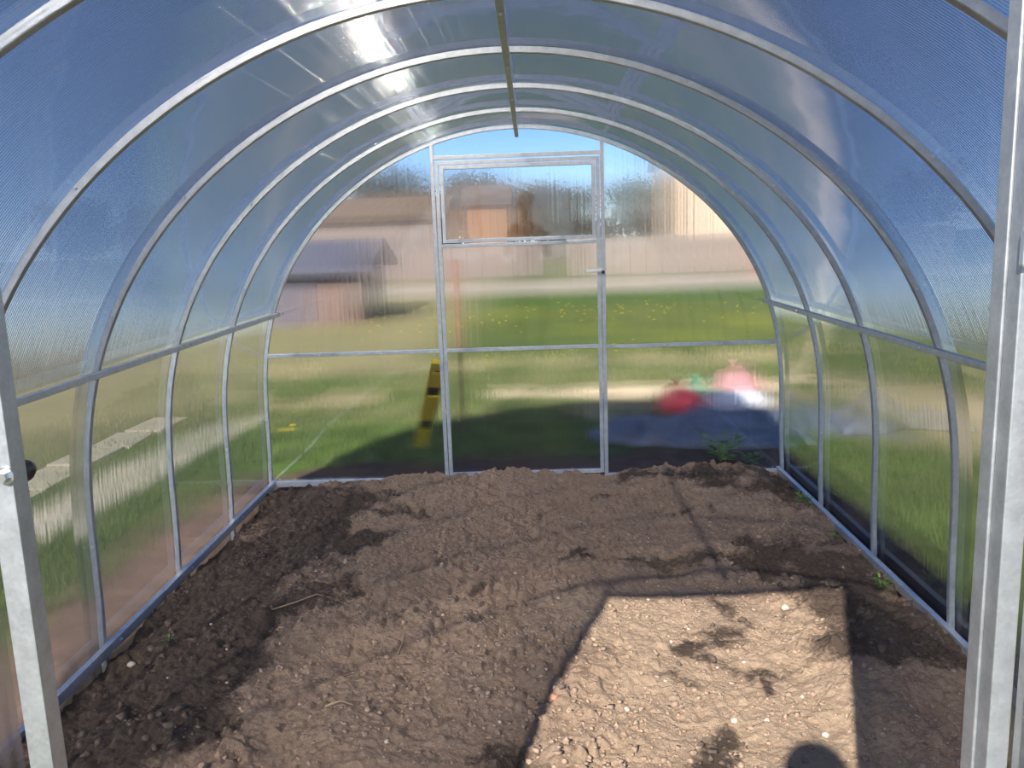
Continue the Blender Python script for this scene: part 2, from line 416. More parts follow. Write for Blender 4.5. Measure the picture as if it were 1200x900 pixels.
# ------------------------------------------------------------------ the soil floor
WET = [(-1.27, 2.04, .30), (-1.15, 2.63, .26), (-1.05, 3.26, .32), (-1.15, 1.55, .30), (-.88, 3.55, .26), (-1.2, 1.2, .22), (-1.3, 3.75, .30), (-.79, 2.55, .17), (.96, 3.82, .20), (1.33, 3.78, .24),
       (.62, 3.84, .13), (.80, 3.33, .12), (1.01, 2.73, .19), (1.22, 2.60, .16), (1.32, 2.02, .22), (1.28, 1.83, .20), (1.21, 2.2, .20), (.72, 1.98, .15), (.86, 1.78, .13), (.54, 1.40, .10),
       (-.61, 2.28, .12), (-.93, 2.45, .20), (-.09, 2.48, .11), (-.61, 3.49, .13), (.1, 3.36, .09), (.40, 3.56, .10), (.66, 2.16, .10), (.3, 2.75, .10), (.62, 2.66, .12), (-1.38, 2.9, .2), (-.05, 1.3, .08), (.45, 1.72, .07), (.56, 1.97, .09), (.66, 1.87, .09), (.76, 1.77, .09), (.83, 1.68, .07), (.48, 2.62, .15), (.75, 2.60, .15), (1.0, 2.58, .16), (-1.2, 2.35, .3), (-.95, 3.0, .3)]
def soil_height(x, y):
    path = sstep(.15, .32, x) * (1 - sstep(.85, 1.0, x)) * (1 - sstep(2.3, 2.6, y))
    rough = 1 - .5 * path
    z = -.030 + 0 * x
    z = z - .035 * (1 - sstep(-1.46, -1.05, x)) - .02 * sstep(1.25, 1.45, x)
    z = z - .022 * path
    z = z + .022 * np.exp(-((x + .05) / .5) ** 2 - ((y - 3.85) / .5) ** 2)
    z = z + .050 * np.exp(-((x - 1.12) / .42) ** 2 - ((y - 3.85) / .28) ** 2)
    z = z + .055 * np.exp(-((x - 1.40) / .18) ** 2 - ((y - 2.13) / .20) ** 2)
    z = z + .020 * np.exp(-((x + .75) / .22) ** 2 - ((y - 2.5) / .5) ** 2) + .022 * np.exp(-((x + .35) / .35) ** 2 - ((y - 1.5) / .35) ** 2)
    z = z - .020 * np.exp(-((x + 1.0) / .35) ** 2 - ((y - 3.3) / .35) ** 2)
    z = z + rough * (.055 * vnoise(x, y, .42, 1) + .040 * vnoise(x, y, .16, 2) + .028 * vnoise(x, y, .07, 3))
    # crumbs: ridged fine noise
    a = vnoise(x, y, .034, 4); c = vnoise(x, y, .017, 5); d = vnoise(x, y, .26, 8) + .25
    z = z + (rough * .85 + .15) * ((.030 * np.abs(a) + .016 * a) * np.clip(.6 + 1.2 * d, .25, 1.4) + .013 * c)
    return z
def soil_moist(x, y):
    m = 0 * x; wx, wy = .30 * vnoise(x, y, .23, 23) + .10 * vnoise(x, y, .06, 25), .30 * vnoise(x, y, .23, 24) + .10 * vnoise(x, y, .06, 26)
    x, y = x + wx, y + wy
    for (a, b, r) in WET: m = np.maximum(m, np.exp(-(((x - a) / r) ** 2 + ((y - b) / (r * .95)) ** 2)))
    m = m * .76 + .5 * vnoise(x, y, .30, 21) + .35 * vnoise(x, y, .09, 22)
    side = np.maximum(sstep(1.10, 1.3, x) * .38, (1 - sstep(-1.3, -.75, x)) * .55)
    return np.clip(m + side, 0, 1)
def soil_at(px, py):
    return float(soil_height(np.array([px], float), np.array([py], float))[0])

def build_soil():
    xs = np.linspace(-1.462, 1.442, 600)
    ys = np.concatenate([np.linspace(-.20, 1.0, 70, endpoint=False), np.linspace(1.0, 2.6, 330, endpoint=False), np.linspace(2.6, 4.015, 210)])
    X, Y = np.meshgrid(xs, ys); Z = soil_height(X, Y)
    V = np.stack([X, Y, Z], -1).reshape(-1, 3)
    nx, ny = len(xs), len(ys); i = np.arange(nx - 1)[None, :] + nx * np.arange(ny - 1)[:, None]
    Q = np.stack([i, i + 1, i + nx + 1, i + nx], -1).reshape(-1, 4)
    me = np_mesh('floor', V, Q, M['soil'], True)
    a = me.attributes.new('moist', 'FLOAT', 'POINT'); a.data.foreach_set('value', soil_moist(X, Y).astype(np.float32).ravel())
    s = sstep(.05, .3, X + .25 * vnoise(X, Y, .3, 31)) * (1 - sstep(.95, 1.1, X)) * (1 - sstep(2.25, 2.45, Y + .15 * vnoise(X, Y, .3, 33)))  # sandy path mask over the doorway's sun patch; part of that light is coloured in
    a = me.attributes.new('sand_or_sun', 'FLOAT', 'POINT'); a.data.foreach_set('value', np.clip(s * .9 + .35 * vnoise(X, Y, .25, 32), 0, 1).astype(np.float32).ravel())
    o = link('floor', me)
    tag(o, 'bare brown garden soil, crumbly and partly moist, inside the greenhouse', 'soil', kind='structure')
build_soil()

def ico(n=1):
    bm = bmesh.new(); bmesh.ops.create_icosphere(bm, subdivisions=n, radius=1)
    v = np.array([q.co[:] for q in bm.verts]); f = np.array([[q.index for q in t.verts] for t in bm.faces]); bm.free(); return v, f
IV, IF = ico(1)
def scatter_clods(name, n, wet, smin, smax, seed, label):
    r = np.random.default_rng(seed); V = []; F = []; k = 0
    while k < n:
        x = r.uniform(-1.42, 1.4); y = 1.15 + 2.8 * r.random() ** 1.5
        mo = float(soil_moist(np.array([x]), np.array([y]))[0])
        if (mo > .45) != wet: continue
        dens = float(vnoise(np.array([x]), np.array([y]), .22, 8)[0]) + .5
        if r.random() > dens ** 1.5 + .08: continue
        s = smin + (smax - smin) * r.random() ** 4
        q = IV * (1 + .36 * r.standard_normal((len(IV), 1))) * np.array([1, r.uniform(.7, 1.1), r.uniform(.55, .9)]) * s
        a = r.uniform(0, 6.28); c, d = math.cos(a), math.sin(a)
        q = q @ np.array([[c, d, 0], [-d, c, 0], [0, 0, 1]]) + np.array([x, y, soil_at(x, y) + s * .25])
        V.append(q); F.append(IF + k * len(IV)); k += 1
    o = link(name, np_mesh(name, np.concatenate(V), np.concatenate(F), M['wetclod'] if wet else M['clod'], False, True))
    tag(o, label, 'soil crumbs', kind='stuff')
scatter_clods('dry_soil_crumbs', 9000, False, .0020, .0105, 3, 'dry light brown crumbs of soil strewn over the bed')
scatter_clods('moist_soil_crumbs', 1300, True, .003, .017, 4, 'dark moist crumbs of soil along the greenhouse sides')

# ------------------------------------------------------------------ the ground outside
GZ = -0.07
def ground_z(x, y):
    z = GZ + .05 * vnoise(x, y, 1.6, 41) * .6 + .02 * vnoise(x, y, .3, 42)
    inside = (np.abs(x) < 1.52) & (y > -.15) & (y < 4.06)
    # heaped earth against the right-hand foot of the house
    z = z + .10 * np.exp(-((x - 1.60) / .13) ** 2) * sstep(1.5, 2.2, y) * (1 - sstep(4.0, 4.3, y)) * (.6 + .9 * (vnoise(x, y, .4, 43) + .2))
    z = z + .06 * np.exp(-((x + 1.62) / .12) ** 2) * np.exp(-((y - 1.9) / .25) ** 2)
    z = z + .07 * np.exp(-((x - 1.15) / .22) ** 2 - ((y - 4.17) / .10) ** 2)
    return np.where(inside, -.22, z)
COV = dict(lawn=(.085, .118, .026), lush=(.062, .125, .018), yellow=(.20, .22, .028), dry=(.26, .23, .115), earth=(.085, .056, .040), dug=(.15, .10, .072), sand_or_sun=(.62, .50, .33), lane=(.45, .385, .32), olive=(.15, .145, .065))
def ground_cover(x, y):
    C = np.empty(x.shape + (3,)); C[:] = COV['lawn']
    def put(c, m): C[...] = C * (1 - m[..., None]) + np.array(COV[c]) * m[..., None]
    n1, n2 = vnoise(x, y, .5, 51), vnoise(x, y, .17, 52)
    far = vnoise(x * .35, y, .45, 53)
    put('dry', sstep(5.4, 6.0, y + n1) * (1 - sstep(8.2, 9.6, y + 2 * n1)) * np.clip(.95 + far, 0, 1))
    put('lush', sstep(4.4, 4.7, y) * (1 - sstep(5.6, 6.2, y + n1)) * .8)
    put('yellow', sstep(.12, .38, far + .12) * sstep(9.5, 11, y) * (1 - sstep(15, 17, y)))
    put('lush', sstep(16, 18, y) * .6)
    put('dry', sstep(-.5, -1.6, x + .3 * n1) * sstep(5.6, 6.4, y) * .85)
    put('sand_or_sun', sstep(.05, .22, n1 * .8 + n2 * .4 + .18) * sstep(6.75, 6.95, y + .22 * n1 - .03 * x) * (1 - sstep(7.25, 7.5, y + .3 * n1 - .03 * x)) * sstep(-.9, -.5, x))
    put('lane', sstep(20.5, 21, y - .03 * x) * (1 - sstep(24, 25, y - .03 * x)))
    # left of the house: dug earth, lawn, a pale slab path, then dry grass
    L = sstep(-1.45, -1.50, x); s = y * 0
    near = (1 - sstep(6.5, 7.5, y))
    put('olive', L * sstep(-3.3, -3.6, x + .3 * n1) * near)
    put('dug', L * (1 - sstep(1.98, 2.25, -x + .35 * n1 - .10 * (3 - y))) * (1 - sstep(4.0, 4.4, y)))
    # right of the house
    R = sstep(1.45, 1.5, x)
    put('earth', R * (1 - sstep(1.75, 1.95, x + .3 * n1)) * (1 - sstep(4.4, 4.8, y)))
    put('dry', R * sstep(2.2, 2.7, x + .4 * n1 - .10 * (y - 3)) * (1 - sstep(6.5, 8.5, y)) * .8)
    put('sand_or_sun', sstep(3.6, 4.2, x) * near * .6)
    # bare strip behind the far gable
    put('earth', (np.abs(x) < 1.9) * sstep(4.0, 4.02, y) * (1 - sstep(4.55, 4.95, y + .5 * n1 + .25 * n2 - .08 * x)))
    return np.clip(C, 0, 1)
def build_ground():
    def ax(a, b, lo, hi, step, n):
        inner = np.arange(lo, hi, step)
        L = lo - np.geomspace(step, lo - a, n)[::-1]; Rr = hi + np.geomspace(step, b - hi, n)
        return np.concatenate([L, inner, Rr])
    xs = ax(-70, 70, -4.2, 4.2, .045, 60); ys = ax(-40, 90, -1.0, 8.0, .045, 80)
    X, Y = np.meshgrid(xs, ys); Z = ground_z(X, Y)
    nx, ny = len(xs), len(ys); i = np.arange(nx - 1)[None, :] + nx * np.arange(ny - 1)[:, None]
    Q = np.stack([i, i + 1, i + nx + 1, i + nx], -1).reshape(-1, 4)
    me = np_mesh('ground', np.stack([X, Y, Z], -1).reshape(-1, 3), Q, M['ground'], True)
    C = ground_cover(X, Y); C4 = np.concatenate([C, np.ones(C.shape[:2] + (1,))], -1).astype(np.float32)
    a = me.color_attributes.new('cover', 'FLOAT_COLOR', 'POINT'); a.data.foreach_set('color', C4.ravel())
    tag(link('ground', me), 'green garden lawn with bare dug strips around the greenhouse', 'lawn', kind='structure')
build_ground()

def gz(x, y): return float(ground_z(np.array([float(x)]), np.array([float(y)]))[0])

def grass_field(name, n, area, test, m, h, label, seed):
    r = np.random.default_rng(seed)
    x = r.uniform(area[0], area[1], n); y = r.uniform(area[2], area[3], n); k = test(x, y); x, y = x[k], y[k]; n = len(x)
    z = ground_z(x, y); a = r.uniform(0, 6.28, n); H = h * r.uniform(.45, 1.2, n); wd = .0035 + .004 * r.random(n)
    lean = r.uniform(-.6, .6, (n, 2)) * H[:, None]
    b0 = np.stack([x - wd * np.cos(a), y - wd * np.sin(a), z - .01], -1); b1 = np.stack([x + wd * np.cos(a), y + wd * np.sin(a), z - .01], -1)
    t = np.stack([x + lean[:, 0], y + lean[:, 1], z + H], -1)
    V = np.stack([b0, b1, t], 1).reshape(-1, 3)
    o = link(name, np_mesh(name, V, np.arange(3 * n).reshape(-1, 3), m, False, True)); tag(o, label, 'grass', kind='stuff')
OFF = lambda x, y: ((x > .45) & (x < 3.6) & (y > 4.62) & (y < 6.62))        # under the tarps and bags
n1f = lambda x, y: vnoise(x, y, .5, 51)
grass_field('lawn_grass', 90000, (-4, 4, 4.45, 8.5), lambda x, y: (y > 4.75 + .3 * n1f(x, y) + .08 * x) & ~OFF(x, y) & ((np.abs(y - 7.05 + .2 * n1f(x, y)) > .33) | (n1f(x, y) < -.05)), M['grass'], .05, 'green lawn grass growing behind the far gable', 61)
grass_field('side_lawn_grass', 30000, (-4, -1.95, 1.0, 4.5), lambda x, y: x < -2.1 - .3 * n1f(x, y), M['grass'], .05, 'green lawn grass beyond the dug strip outside the left wall', 62)
grass_field('verge_grass', 26000, (1.75, 3.6, 1.0, 4.6), lambda x, y: x > 1.85 + .25 * n1f(x, y), M['grass'], .06, 'green lawn grass outside the right wall', 63)
grass_field('straw_grass', 22000, (-4, 4, 5.9, 9.5), lambda x, y: ~OFF(x, y) & (vnoise(x, y, .5, 53) > -.1) & ((np.abs(y - 7.05) > .4)), M['drygrass'], .05, 'pale dry grass mixed into the lawn further out', 64)

# ------------------------------------------------------------------ hoops, purlins and base rails
HOOP_WORDS = ['around the front doorway', 'second from the front, cut off by the top corners of the picture', 'third from the front, running off behind the right jamb',
              'in the middle, where the roof sheets overlap', 'two bays in front of the back gable', 'one bay in front of the back gable', 'that carries the back gable sheet and posts']
def screw_mesh():
    b = MB(); b.cyl((0, 0, 0), (0, -.003, 0), .0055, .0055, 8); b.cyl((0, -.003, 0), (0, -.006, 0), .0045, .003, 6)
    return mesh('screw', b.v, b.f, M['screw'], False)
SCREW = screw_mesh()
def screw(parent, loc, normal):
    o = link('screw', SCREW, parent, loc); o.rotation_euler = Vector(normal).to_track_quat('-Y', 'Z').to_euler(); return o
HOOP = sweep_arch(0, .02, 0, .02)
hoop_me = mesh('hoop', HOOP.v, HOOP.f, M['steel'])
hoops = []
for k in range(NH):
    o = link('hoop', hoop_me, None, (0, PITCH * k, 0)); hoops.append(o)
    tag(o, 'galvanised steel hoop ' + HOOP_WORDS[k], 'hoop', 'bent steel hoops of the greenhouse')
    for sx in (-1, 1):
        for z in (.36, 1.16, 1.52):
            h = arch_x(z) if z < 1.3 else 1.02
            screw(o, (X0 + sx * (h + .01), 0, z if z < 1.3 else arch_z(1.02) + .007), (0, -1, 0))

def rail(name, x0, x1, z0, z1, y0, y1, label, cat, sx, seed):
    b = MB(); b.box((x0, y0, z0), (x1, y1, z1), .0018); o = b.build(name, M['steel'])
    tag(o, label, cat)
    for k in range(1, NH):
        y = PITCH * k + .075
        screw(o, ((x0 if sx > 0 else x1), y, (z0 + z1) / 2), (-sx, 0, 0))
    return o
rail('purlin', -1.384, -1.363, .956, .977, -.02, 4.030, 'galvanised purlin bolted along the left wall at chest height', 'purlin', -1, 1)
rail('purlin', 1.349, 1.370, .946, .967, -.02, 4.030, 'galvanised purlin bolted along the right wall at chest height', 'purlin', 1, 2)
b = MB(); b.box((-.003, -.02, 1.889), (.017, 4.045, 1.912), .0018)
ridge = tag(b.build('ridge_purlin', M['steel']), 'dark ridge purlin hanging under the middle of the hoops', 'purlin')
for k in range(NH): screw(ridge, (.007, PITCH * k + .01, 1.889), (0, 0, -1))
rail('base_rail', -1.484, -1.461, -.036, 0, -.02, 4.02, 'galvanised base rail on the soil along the left wall', 'rail', -1, 3)
rail('base_rail', 1.441, 1.464, -.036, 0, -.02, 4.02, 'galvanised base rail half buried in soil along the right wall', 'rail', 1, 4)

# ------------------------------------------------------------------ the sheets over the hoops
def arch_sheet(name, y0, y1, off, zlo, zhi, side, parent):
    """part of the bent sheet: side -1/+1 takes the wall up to zhi, side 0 the roof above zlo"""
    p = profile(off, zbot=-.12, n=60); q = []
    for i, (x, z) in enumerate(p):
        s = -1 if x < X0 else 1
        if side == 0 and z >= zlo - 1e-6: q.append((x, z))
        if side != 0 and s == side and z <= zhi + 1e-6: q.append((x, z))
    # finish exactly on the cut
    def cut(z, s):
        for a, c in zip(p, p[1:]):
            if (a[1] - z) * (c[1] - z) <= 0 and (a[0] - X0) * s > 0 and a[1] != c[1]:
                t = (z - a[1]) / (c[1] - a[1]); return (a[0] + t * (c[0] - a[0]), z)
    if side == 0: q = [cut(zlo, -1)] + q + [cut(zlo, 1)]
    elif side < 0: q = q + [cut(zhi, -1)]
    else: q = [cut(zhi, 1)] + q
    n = len(q); v = [(x, y0, z) for x, z in q] + [(x, y1, z) for x, z in q]
    f = [(i, i + n, i + n + 1, i + 1) for i in range(n - 1)]
    return link(name, mesh(name, v, f, M['side'], True), parent)
CUT = .967
roof = tag(empty('ceiling'), 'clear arched polycarbonate roof between the two purlins', 'roof', kind='structure')
wl = tag(empty('wall_left'), 'clear bent polycarbonate side wall below the left purlin', 'wall', kind='structure')
wr = tag(empty('wall_right'), 'clear bent polycarbonate side wall below the right purlin', 'wall', kind='structure')
for par, side in ((roof, 0), (wl, -1), (wr, 1)):
    arch_sheet('panel', -.03, 2.03, .0225, CUT, CUT, side, par)
    arch_sheet('panel', 1.925, 4.05, .0270, CUT, CUT, side, par)
def flutes():
    K = 6; R = .0014; V = []; F = []; ang = np.arange(K) * 2 * PI / K; base = 0
    for off, ys in ((.0242, np.arange(.30, 1.92, .0100)), (.0287, np.arange(1.93, 4.04, .0100))):
        p = np.array([q for q in profile(off, n=52) if q[1] > CUT]); n = len(p)
        t = np.gradient(p, axis=0); t /= np.linalg.norm(t, axis=1)[:, None]; nr = np.stack([-t[:, 1], t[:, 0]], 1)
        one = np.zeros((n, K, 3))
        for j, a in enumerate(ang):
            one[:, j, 0] = p[:, 0] + nr[:, 0] * R * math.cos(a); one[:, j, 2] = p[:, 1] + nr[:, 1] * R * math.cos(a); one[:, j, 1] = R * math.sin(a)
        one = one.reshape(-1, 3)
        q = np.array([(i * K + j, i * K + (j + 1) % K, (i + 1) * K + (j + 1) % K, (i + 1) * K + j) for i in range(n - 1) for j in range(K)])
        for y in ys:
            V.append(one + np.array([0, y, 0])); F.append(q + base); base += len(one)
    o = link('flute_ribs', np_mesh('flute_ribs', np.concatenate(V), np.concatenate(F), M['flute'], True), roof); o['kind'] = 'stuff'
flutes()

# ------------------------------------------------------------------ gables
def gable_panel(parent, x0, x1, z0, z1, y, name='panel'):
    """flat sheet clipped by the arch above"""
    v = []; f = []; n = 40; x0, x1 = max(x0, -1.48 + X0), min(x1, 1.48 + X0)
    cols = [x0 + (x1 - x0) * i / n for i in range(n + 1)]
    lim = profile(.018, n=120)
    def top(x):
        best = None
        for a, c in zip(lim, lim[1:]):
            lo, hi = sorted((a[0], c[0]))
            if lo <= x <= hi and max(a[1], c[1]) > .3:
                zz = a[1] + (c[1] - a[1]) * ((x - a[0]) / (c[0] - a[0]) if c[0] != a[0] else 0); best = zz if best is None else max(best, zz)
        return .3 if best is None else best
    for x in cols: v += [(x, y, z0), (x, y, max(z0 + .01, min(z1, top(x))))]
    f = [(2 * i, 2 * i + 2, 2 * i + 3, 2 * i + 1) for i in range(n)]
    return link(name, mesh(name, v, f, M['gable'], False), parent)

def stick(parent, name, x0, x1, z0, z1, y0, y1, m='steel'):
    b = MB(); b.box((x0, y0, z0), (x1, y1, z1), .0015); return b.build(name, M[m], parent)

T = .0205
wb = tag(empty('wall_back', (0, 0, 0)), 'flat far gable of clear polycarbonate with steel posts around the door', 'wall', kind='structure')
FY = 4.0
stick(wb, 'post', -.470, -.470 + T, -.15, arch_z(.46) + .012, FY + .001, FY + .021); stick(wb, 'post', .476 - T, .476, -.15, arch_z(.486) + .008, FY + .001, FY + .021)
stick(wb, 'header', -.449, .455, 1.780, 1.801, FY + .001, FY + .021)
stick(wb, 'rail', -1.452, -.470, .722, .742, FY + .001, FY + .021); stick(wb, 'rail', .476, 1.430, .716, .736, FY + .001, FY + .021)
stick(wb, 'base_rail', -1.470, -.470, -.040, -.006, FY - .004, FY + .020); stick(wb, 'base_rail', .476, 1.45, -.040, -.012, FY - .004, FY + .020)
gable_panel(wb, -1.49, -.458, -.12, 3, FY + .0225); gable_panel(wb, .464, 1.47, -.12, 3, FY + .0225); gable_panel(wb, -.458, .464, 1.79, 3, FY + .0225)
for x in (-1.15, -.8, .8, 1.12): screw(wb, (x, FY + .001, .73), (0, -1, 0))

dr = tag(empty('door_1', (-.447, FY, 0)), 'closed back door with steel frame and a hinged top vent', 'door', kind='structure')
def rel(o, parent): o.location = Vector(o.location) - parent.location; return o
for nme, x0, x1, z0, z1 in (('stile', -.445, -.445 + T, -.004, 1.772), ('stile', .452 - T, .452, -.004, 1.772), ('rail', -.4245, .4315, 1.752, 1.772), ('rail', -.4245, .4315, 1.306, 1.326),
                            ('rail', -.4245, .4315, .722, .742), ('bottom_rail', -.4245, .4315, -.006, .016)):
    rel(stick(dr, nme, x0, x1, z0, z1, FY + .001, FY + .021), dr)
rel(gable_panel(dr, -.435, .442, 0, 1.316, FY + .0225), dr)
v0 = dict(x0=-.418, x1=.428, z0=1.331, z1=1.748)
vw = empty('vent_window', (v0['x0'] + .447, 0, 0)); vw.parent = dr
def relv(o): o.location = Vector(o.location) - Vector((-.447 + v0['x0'] + .447, FY, 0)); return o
for nme, x0, x1, z0, z1 in (('stile', v0['x0'], v0['x0'] + T, v0['z0'], v0['z1']), ('stile', v0['x1'] - T, v0['x1'], v0['z0'], v0['z1']),
                            ('rail', v0['x0'] + T, v0['x1'] - T, v0['z1'] - T, v0['z1']), ('rail', v0['x0'] + T, v0['x1'] - T, v0['z0'], v0['z0'] + T)):
    relv(stick(vw, nme, x0, x1, z0, z1, FY - .004, FY + .017))
relv(gable_panel(vw, v0['x0'] + .01, v0['x1'] - .01, v0['z0'] + .01, v0['z1'] - .01, FY + .019, 'pane'))
# lever handle
hb = MB(); hb.box((-.075, -.030, -.010), (.012, -.016, .010), .004); hb.cyl((0, -.016, 0), (0, .004, 0), .008, n=10)
hd = hb.build('handle', M['white'], dr); hd.location = (.4415 + .447, 0, 1.158); hd.rotation_euler = (0, math.radians(-3), 0); hd['label'] = 'white lever handle'
kb = MB(); kb.cyl((0, -.014, 0), (0, .004, 0), .010, n=12); kb.cyl((0, -.02, 0), (0, -.014, 0), .006, .009, n=12)
ks = kb.build('catch', M['black'], dr); ks.location = (.462 + .447, 0, 1.145); ks['label'] = 'small dark catch on the post beside the handle'

wf = tag(empty('wall_front'), 'front gable with steel door jambs either side of the open doorway', 'wall', kind='structure')
stick(wf, 'jamb', -.4555, -.4318, -.15, arch_z(.46) + .01, -.012, .012)
stick(wf, 'jamb', .4755, .4975, -.15, arch_z(.49) + .008, -.008, .013); stick(wf, 'door_stop', .4775, .4975, -.12, 1.80, -.030, -.0095)
stick(wf, 'header', -.437, .4755, 1.780, 1.801, -.012, .010)
stick(wf, 'rail', -1.452, -.461, .722, .742, -.01, .01); stick(wf, 'rail', .4975, 1.43, .722, .742, -.01, .01)
stick(wf, 'base_rail', -1.47, -.461, -.04, -.006, -.01, .012); stick(wf, 'base_rail', .4975, 1.45, -.04, -.006, -.01, .012)
gable_panel(wf, -1.49, -.459, -.12, 3, -.0135); gable_panel(wf, .496, 1.47, -.12, 3, -.0135); gable_panel(wf, -.455, .49, 1.79, 3, -.0135)
bb = MB(); bb.cyl((0, 0, 0), (0, -.0015, 0), .0085, n=18); bb.cyl((0, -.0015, 0), (0, -.0075, 0), .0062, .0050, n=6)
bo = bb.build('bolt', M['screw'], wf); bo.location = (-.4375, -.0125, 1.178)
kn = MB(); kn.lathe([(.0001, .0), (.010, .0), (.012, .004), (.0125, .012), (.0105, .014), (.0115, .022), (.0085, .030), (.0001, .032)], n=18)
ko = kn.build('knob', M['black'], wf, True); ko.rotation_euler = (-PI / 2, 0, 0); ko.location = (-.4490, .0125, 1.170); ko['label'] = 'black plastic knob behind the left jamb'
# turning catch on the right jamb
cb_ = MB(); cb_.box((-.006, -.007, -.016), (.016, 0, .016), .003); cb_.cyl((.004, -.012, .004), (.004, -.006, .004), .005, n=10)
co = cb_.build('hinge', M['screw'], wf); co.location = (.4800, -.0305, 1.357)
# the front door leaf, swung out and back against the outside on the right
dl = tag(empty('door_2', (.512, -.038, 0), math.radians(-72)), 'front door leaf swung open outside the right jamb', 'door', kind='structure')
for nme, x0, x1, z0, z1 in (('stile', 0, T, -.02, 1.77), ('stile', .89 - T, .89, -.02, 1.77), ('rail', T, .89 - T, 1.75, 1.77), ('rail', T, .89 - T, 1.30, 1.32), ('rail', T, .89 - T, .72, .74), ('bottom_rail', T, .89 - T, -.02, .0)):
    stick(dl, nme, x0, x1, z0, z1, -.021, -.001)
b = MB(); b.add([(.01, -.0225, -.01), (.88, -.0225, -.01), (.88, -.0225, 1.76), (.01, -.0225, 1.76)], [(0, 1, 2, 3)]); b.build('panel', M['gable'], dl)

# ------------------------------------------------------------------ stones, twigs and weeds on the soil
def stone_mesh(seed, m):
    r = np.random.default_rng(seed); v, f = ico(2); v = v * (1 + .10 * r.standard_normal((len(v), 1))) * np.array([1, r.uniform(.65, .9), r.uniform(.5, .7)])
    return np_mesh('pebble', v, f, m, True, True)
PALE = [stone_mesh(70 + i, M['stone']) for i in range(3)]
def pebble(x, y, s, me, label, group=None, name='pebble'):
    o = link(name, me, None, (x, y, soil_at(x, y) + s * .35)); o.scale = (s, s, s); o.rotation_euler = (0, 0, random.uniform(0, 6.28))
    tag(o, label, 'stone', group); return o
for i, (x, y, s) in enumerate([(.31, 1.59, .011), (.51, 2.0, .008), (.62, 1.54, .014), (.71, 1.52, .010), (.86, 1.46, .012), (.59, 2.11, .007), (.73, 1.87, .008), (.85, 1.64, .007), (.64, 1.86, .006), (.45, 1.75, .006)]):
    pebble(x, y, s, PALE[i % 3], 'small pale pebble lying on the sunlit patch of soil', 'pale pebbles on the sunlit patch')
for i, (x, y, s) in enumerate([(.13, 2.33, .008), (-.04, 2.64, .010), (.07, 1.75, .006), (-.07, 1.51, .007), (-.31, 2.24, .007), (-.33, 2.64, .011), (-.38, 1.38, .008), (.48, 2.36, .007), (-.16, 1.99, .006)]):
    pebble(x, y, s, PALE[(i + 1) % 3], 'small pale pebble on the shaded brown soil left of the sunlit patch', 'pale pebbles on the shaded soil')
for i, (x, y, s) in enumerate([(-1.1, 1.55, .007), (-1.18, 2.2, .006), (-.98, 1.8, .006), (-1.2, 1.85, .005), (-1.05, 2.0, .006)]):
    pebble(x, y, s, PALE[i % 3], 'tiny pale pebble on the dark moist soil by the left rail', 'pale pebbles on the moist soil')
pebble(-1.36, 1.93, .014, stone_mesh(80, M['stone']), 'tan pebble on dark soil right beside the left base rail')
pebble(.97, 2.23, .017, stone_mesh(81, M['stone']), 'tan flat stone near the top right corner of the sunlit patch')
pebble(.51, 1.85, .012, stone_mesh(82, M['darkstone']), 'dark brown stone alone in the sunlit patch')
pebble(.09, 1.61, .016, stone_mesh(83, M['terracotta']), 'reddish lump of fired clay on the left edge of the sunlit patch')
pebble(.115, 1.635, .013, stone_mesh(84, M['darkstone']), 'dark clod touching the reddish lump at the sunlit edge')
def twig(pts, r, label):
    p = [(x, y, soil_at(x, y) + .004 + dz) for x, y, dz in pts]
    o = MB().tube(p, [r, r * .9, r * .7, r * .4][:len(p)], 6).build('twig', M['straw'], None, True); tag(o, label, 'twig')
twig([(-.98, 2.30, 0), (-.90, 2.33, .012), (-.82, 2.37, .008), (-.76, 2.36, .0)], .0028, 'thin pale root sticking out of the dark mound on the left')
twig([(-.44, 1.96, 0), (-.43, 2.0, .004), (-.425, 2.05, .003)], .003, 'short dark twig on the crumbly soil left of centre')
twig([(-.60, 1.58, 0), (-.56, 1.61, .004), (-.52, 1.60, .003)], .0035, 'brown chip of wood lying on the soil at the lower left')

def weed(x, y, z, s, n, label, seed, upright=.5):
    r = random.Random(seed); root = tag(empty('weed', (x, y, z)), label, 'weed')
    st = MB()
    for k in range(max(3, n // 6)):
        a = r.uniform(0, 6.28); h = s * r.uniform(.5, 1.0) * upright; st.tube([(0, 0, -.01), (h * .35 * math.cos(a), h * .35 * math.sin(a), h * .6), (h * .6 * math.cos(a), h * .6 * math.sin(a), h)], [s * .02, s * .015, s * .008], 5)
    st.build('stem', M['weed'], root)
    lf = MB()
    for k in range(n):
        a = r.uniform(0, 6.28); L = s * r.uniform(.25, .5); h = r.uniform(0, s * upright); q = h * .55 + r.uniform(0, s * .25)
        d = Vector((math.cos(a), math.sin(a), r.uniform(-.1, .7))).normalized(); side = d.cross(Vector((0, 0, 1))).normalized() * L * .2; c = Vector((q * math.cos(a), q * math.sin(a), h + .004))
        up = Vector((0, 0, L * .06))
        lf.add([c, c + d * L * .45 + side + up, c + d * L, c + d * L * .45 - side + up, c + d * L * .5], [(0, 1, 4), (1, 2, 4), (2, 3, 4), (3, 0, 4)])
    o = lf.build('leaves', M['weed'], root); o['kind'] = 'stuff'
weed(1.405, 3.40, soil_at(1.40, 3.40), .07, 40, 'green weed between soil and right base rail, nearest the back gable', 5, .4)
weed(1.40, 2.41, soil_at(1.40, 2.41), .06, 36, 'green weed at the right base rail beside the mound of dark soil', 6, .4)
weed(-1.27, 2.04, soil_at(-1.27, 2.04), .035, 12, 'tiny green seedling on the dark soil near the left rail', 7, .4)
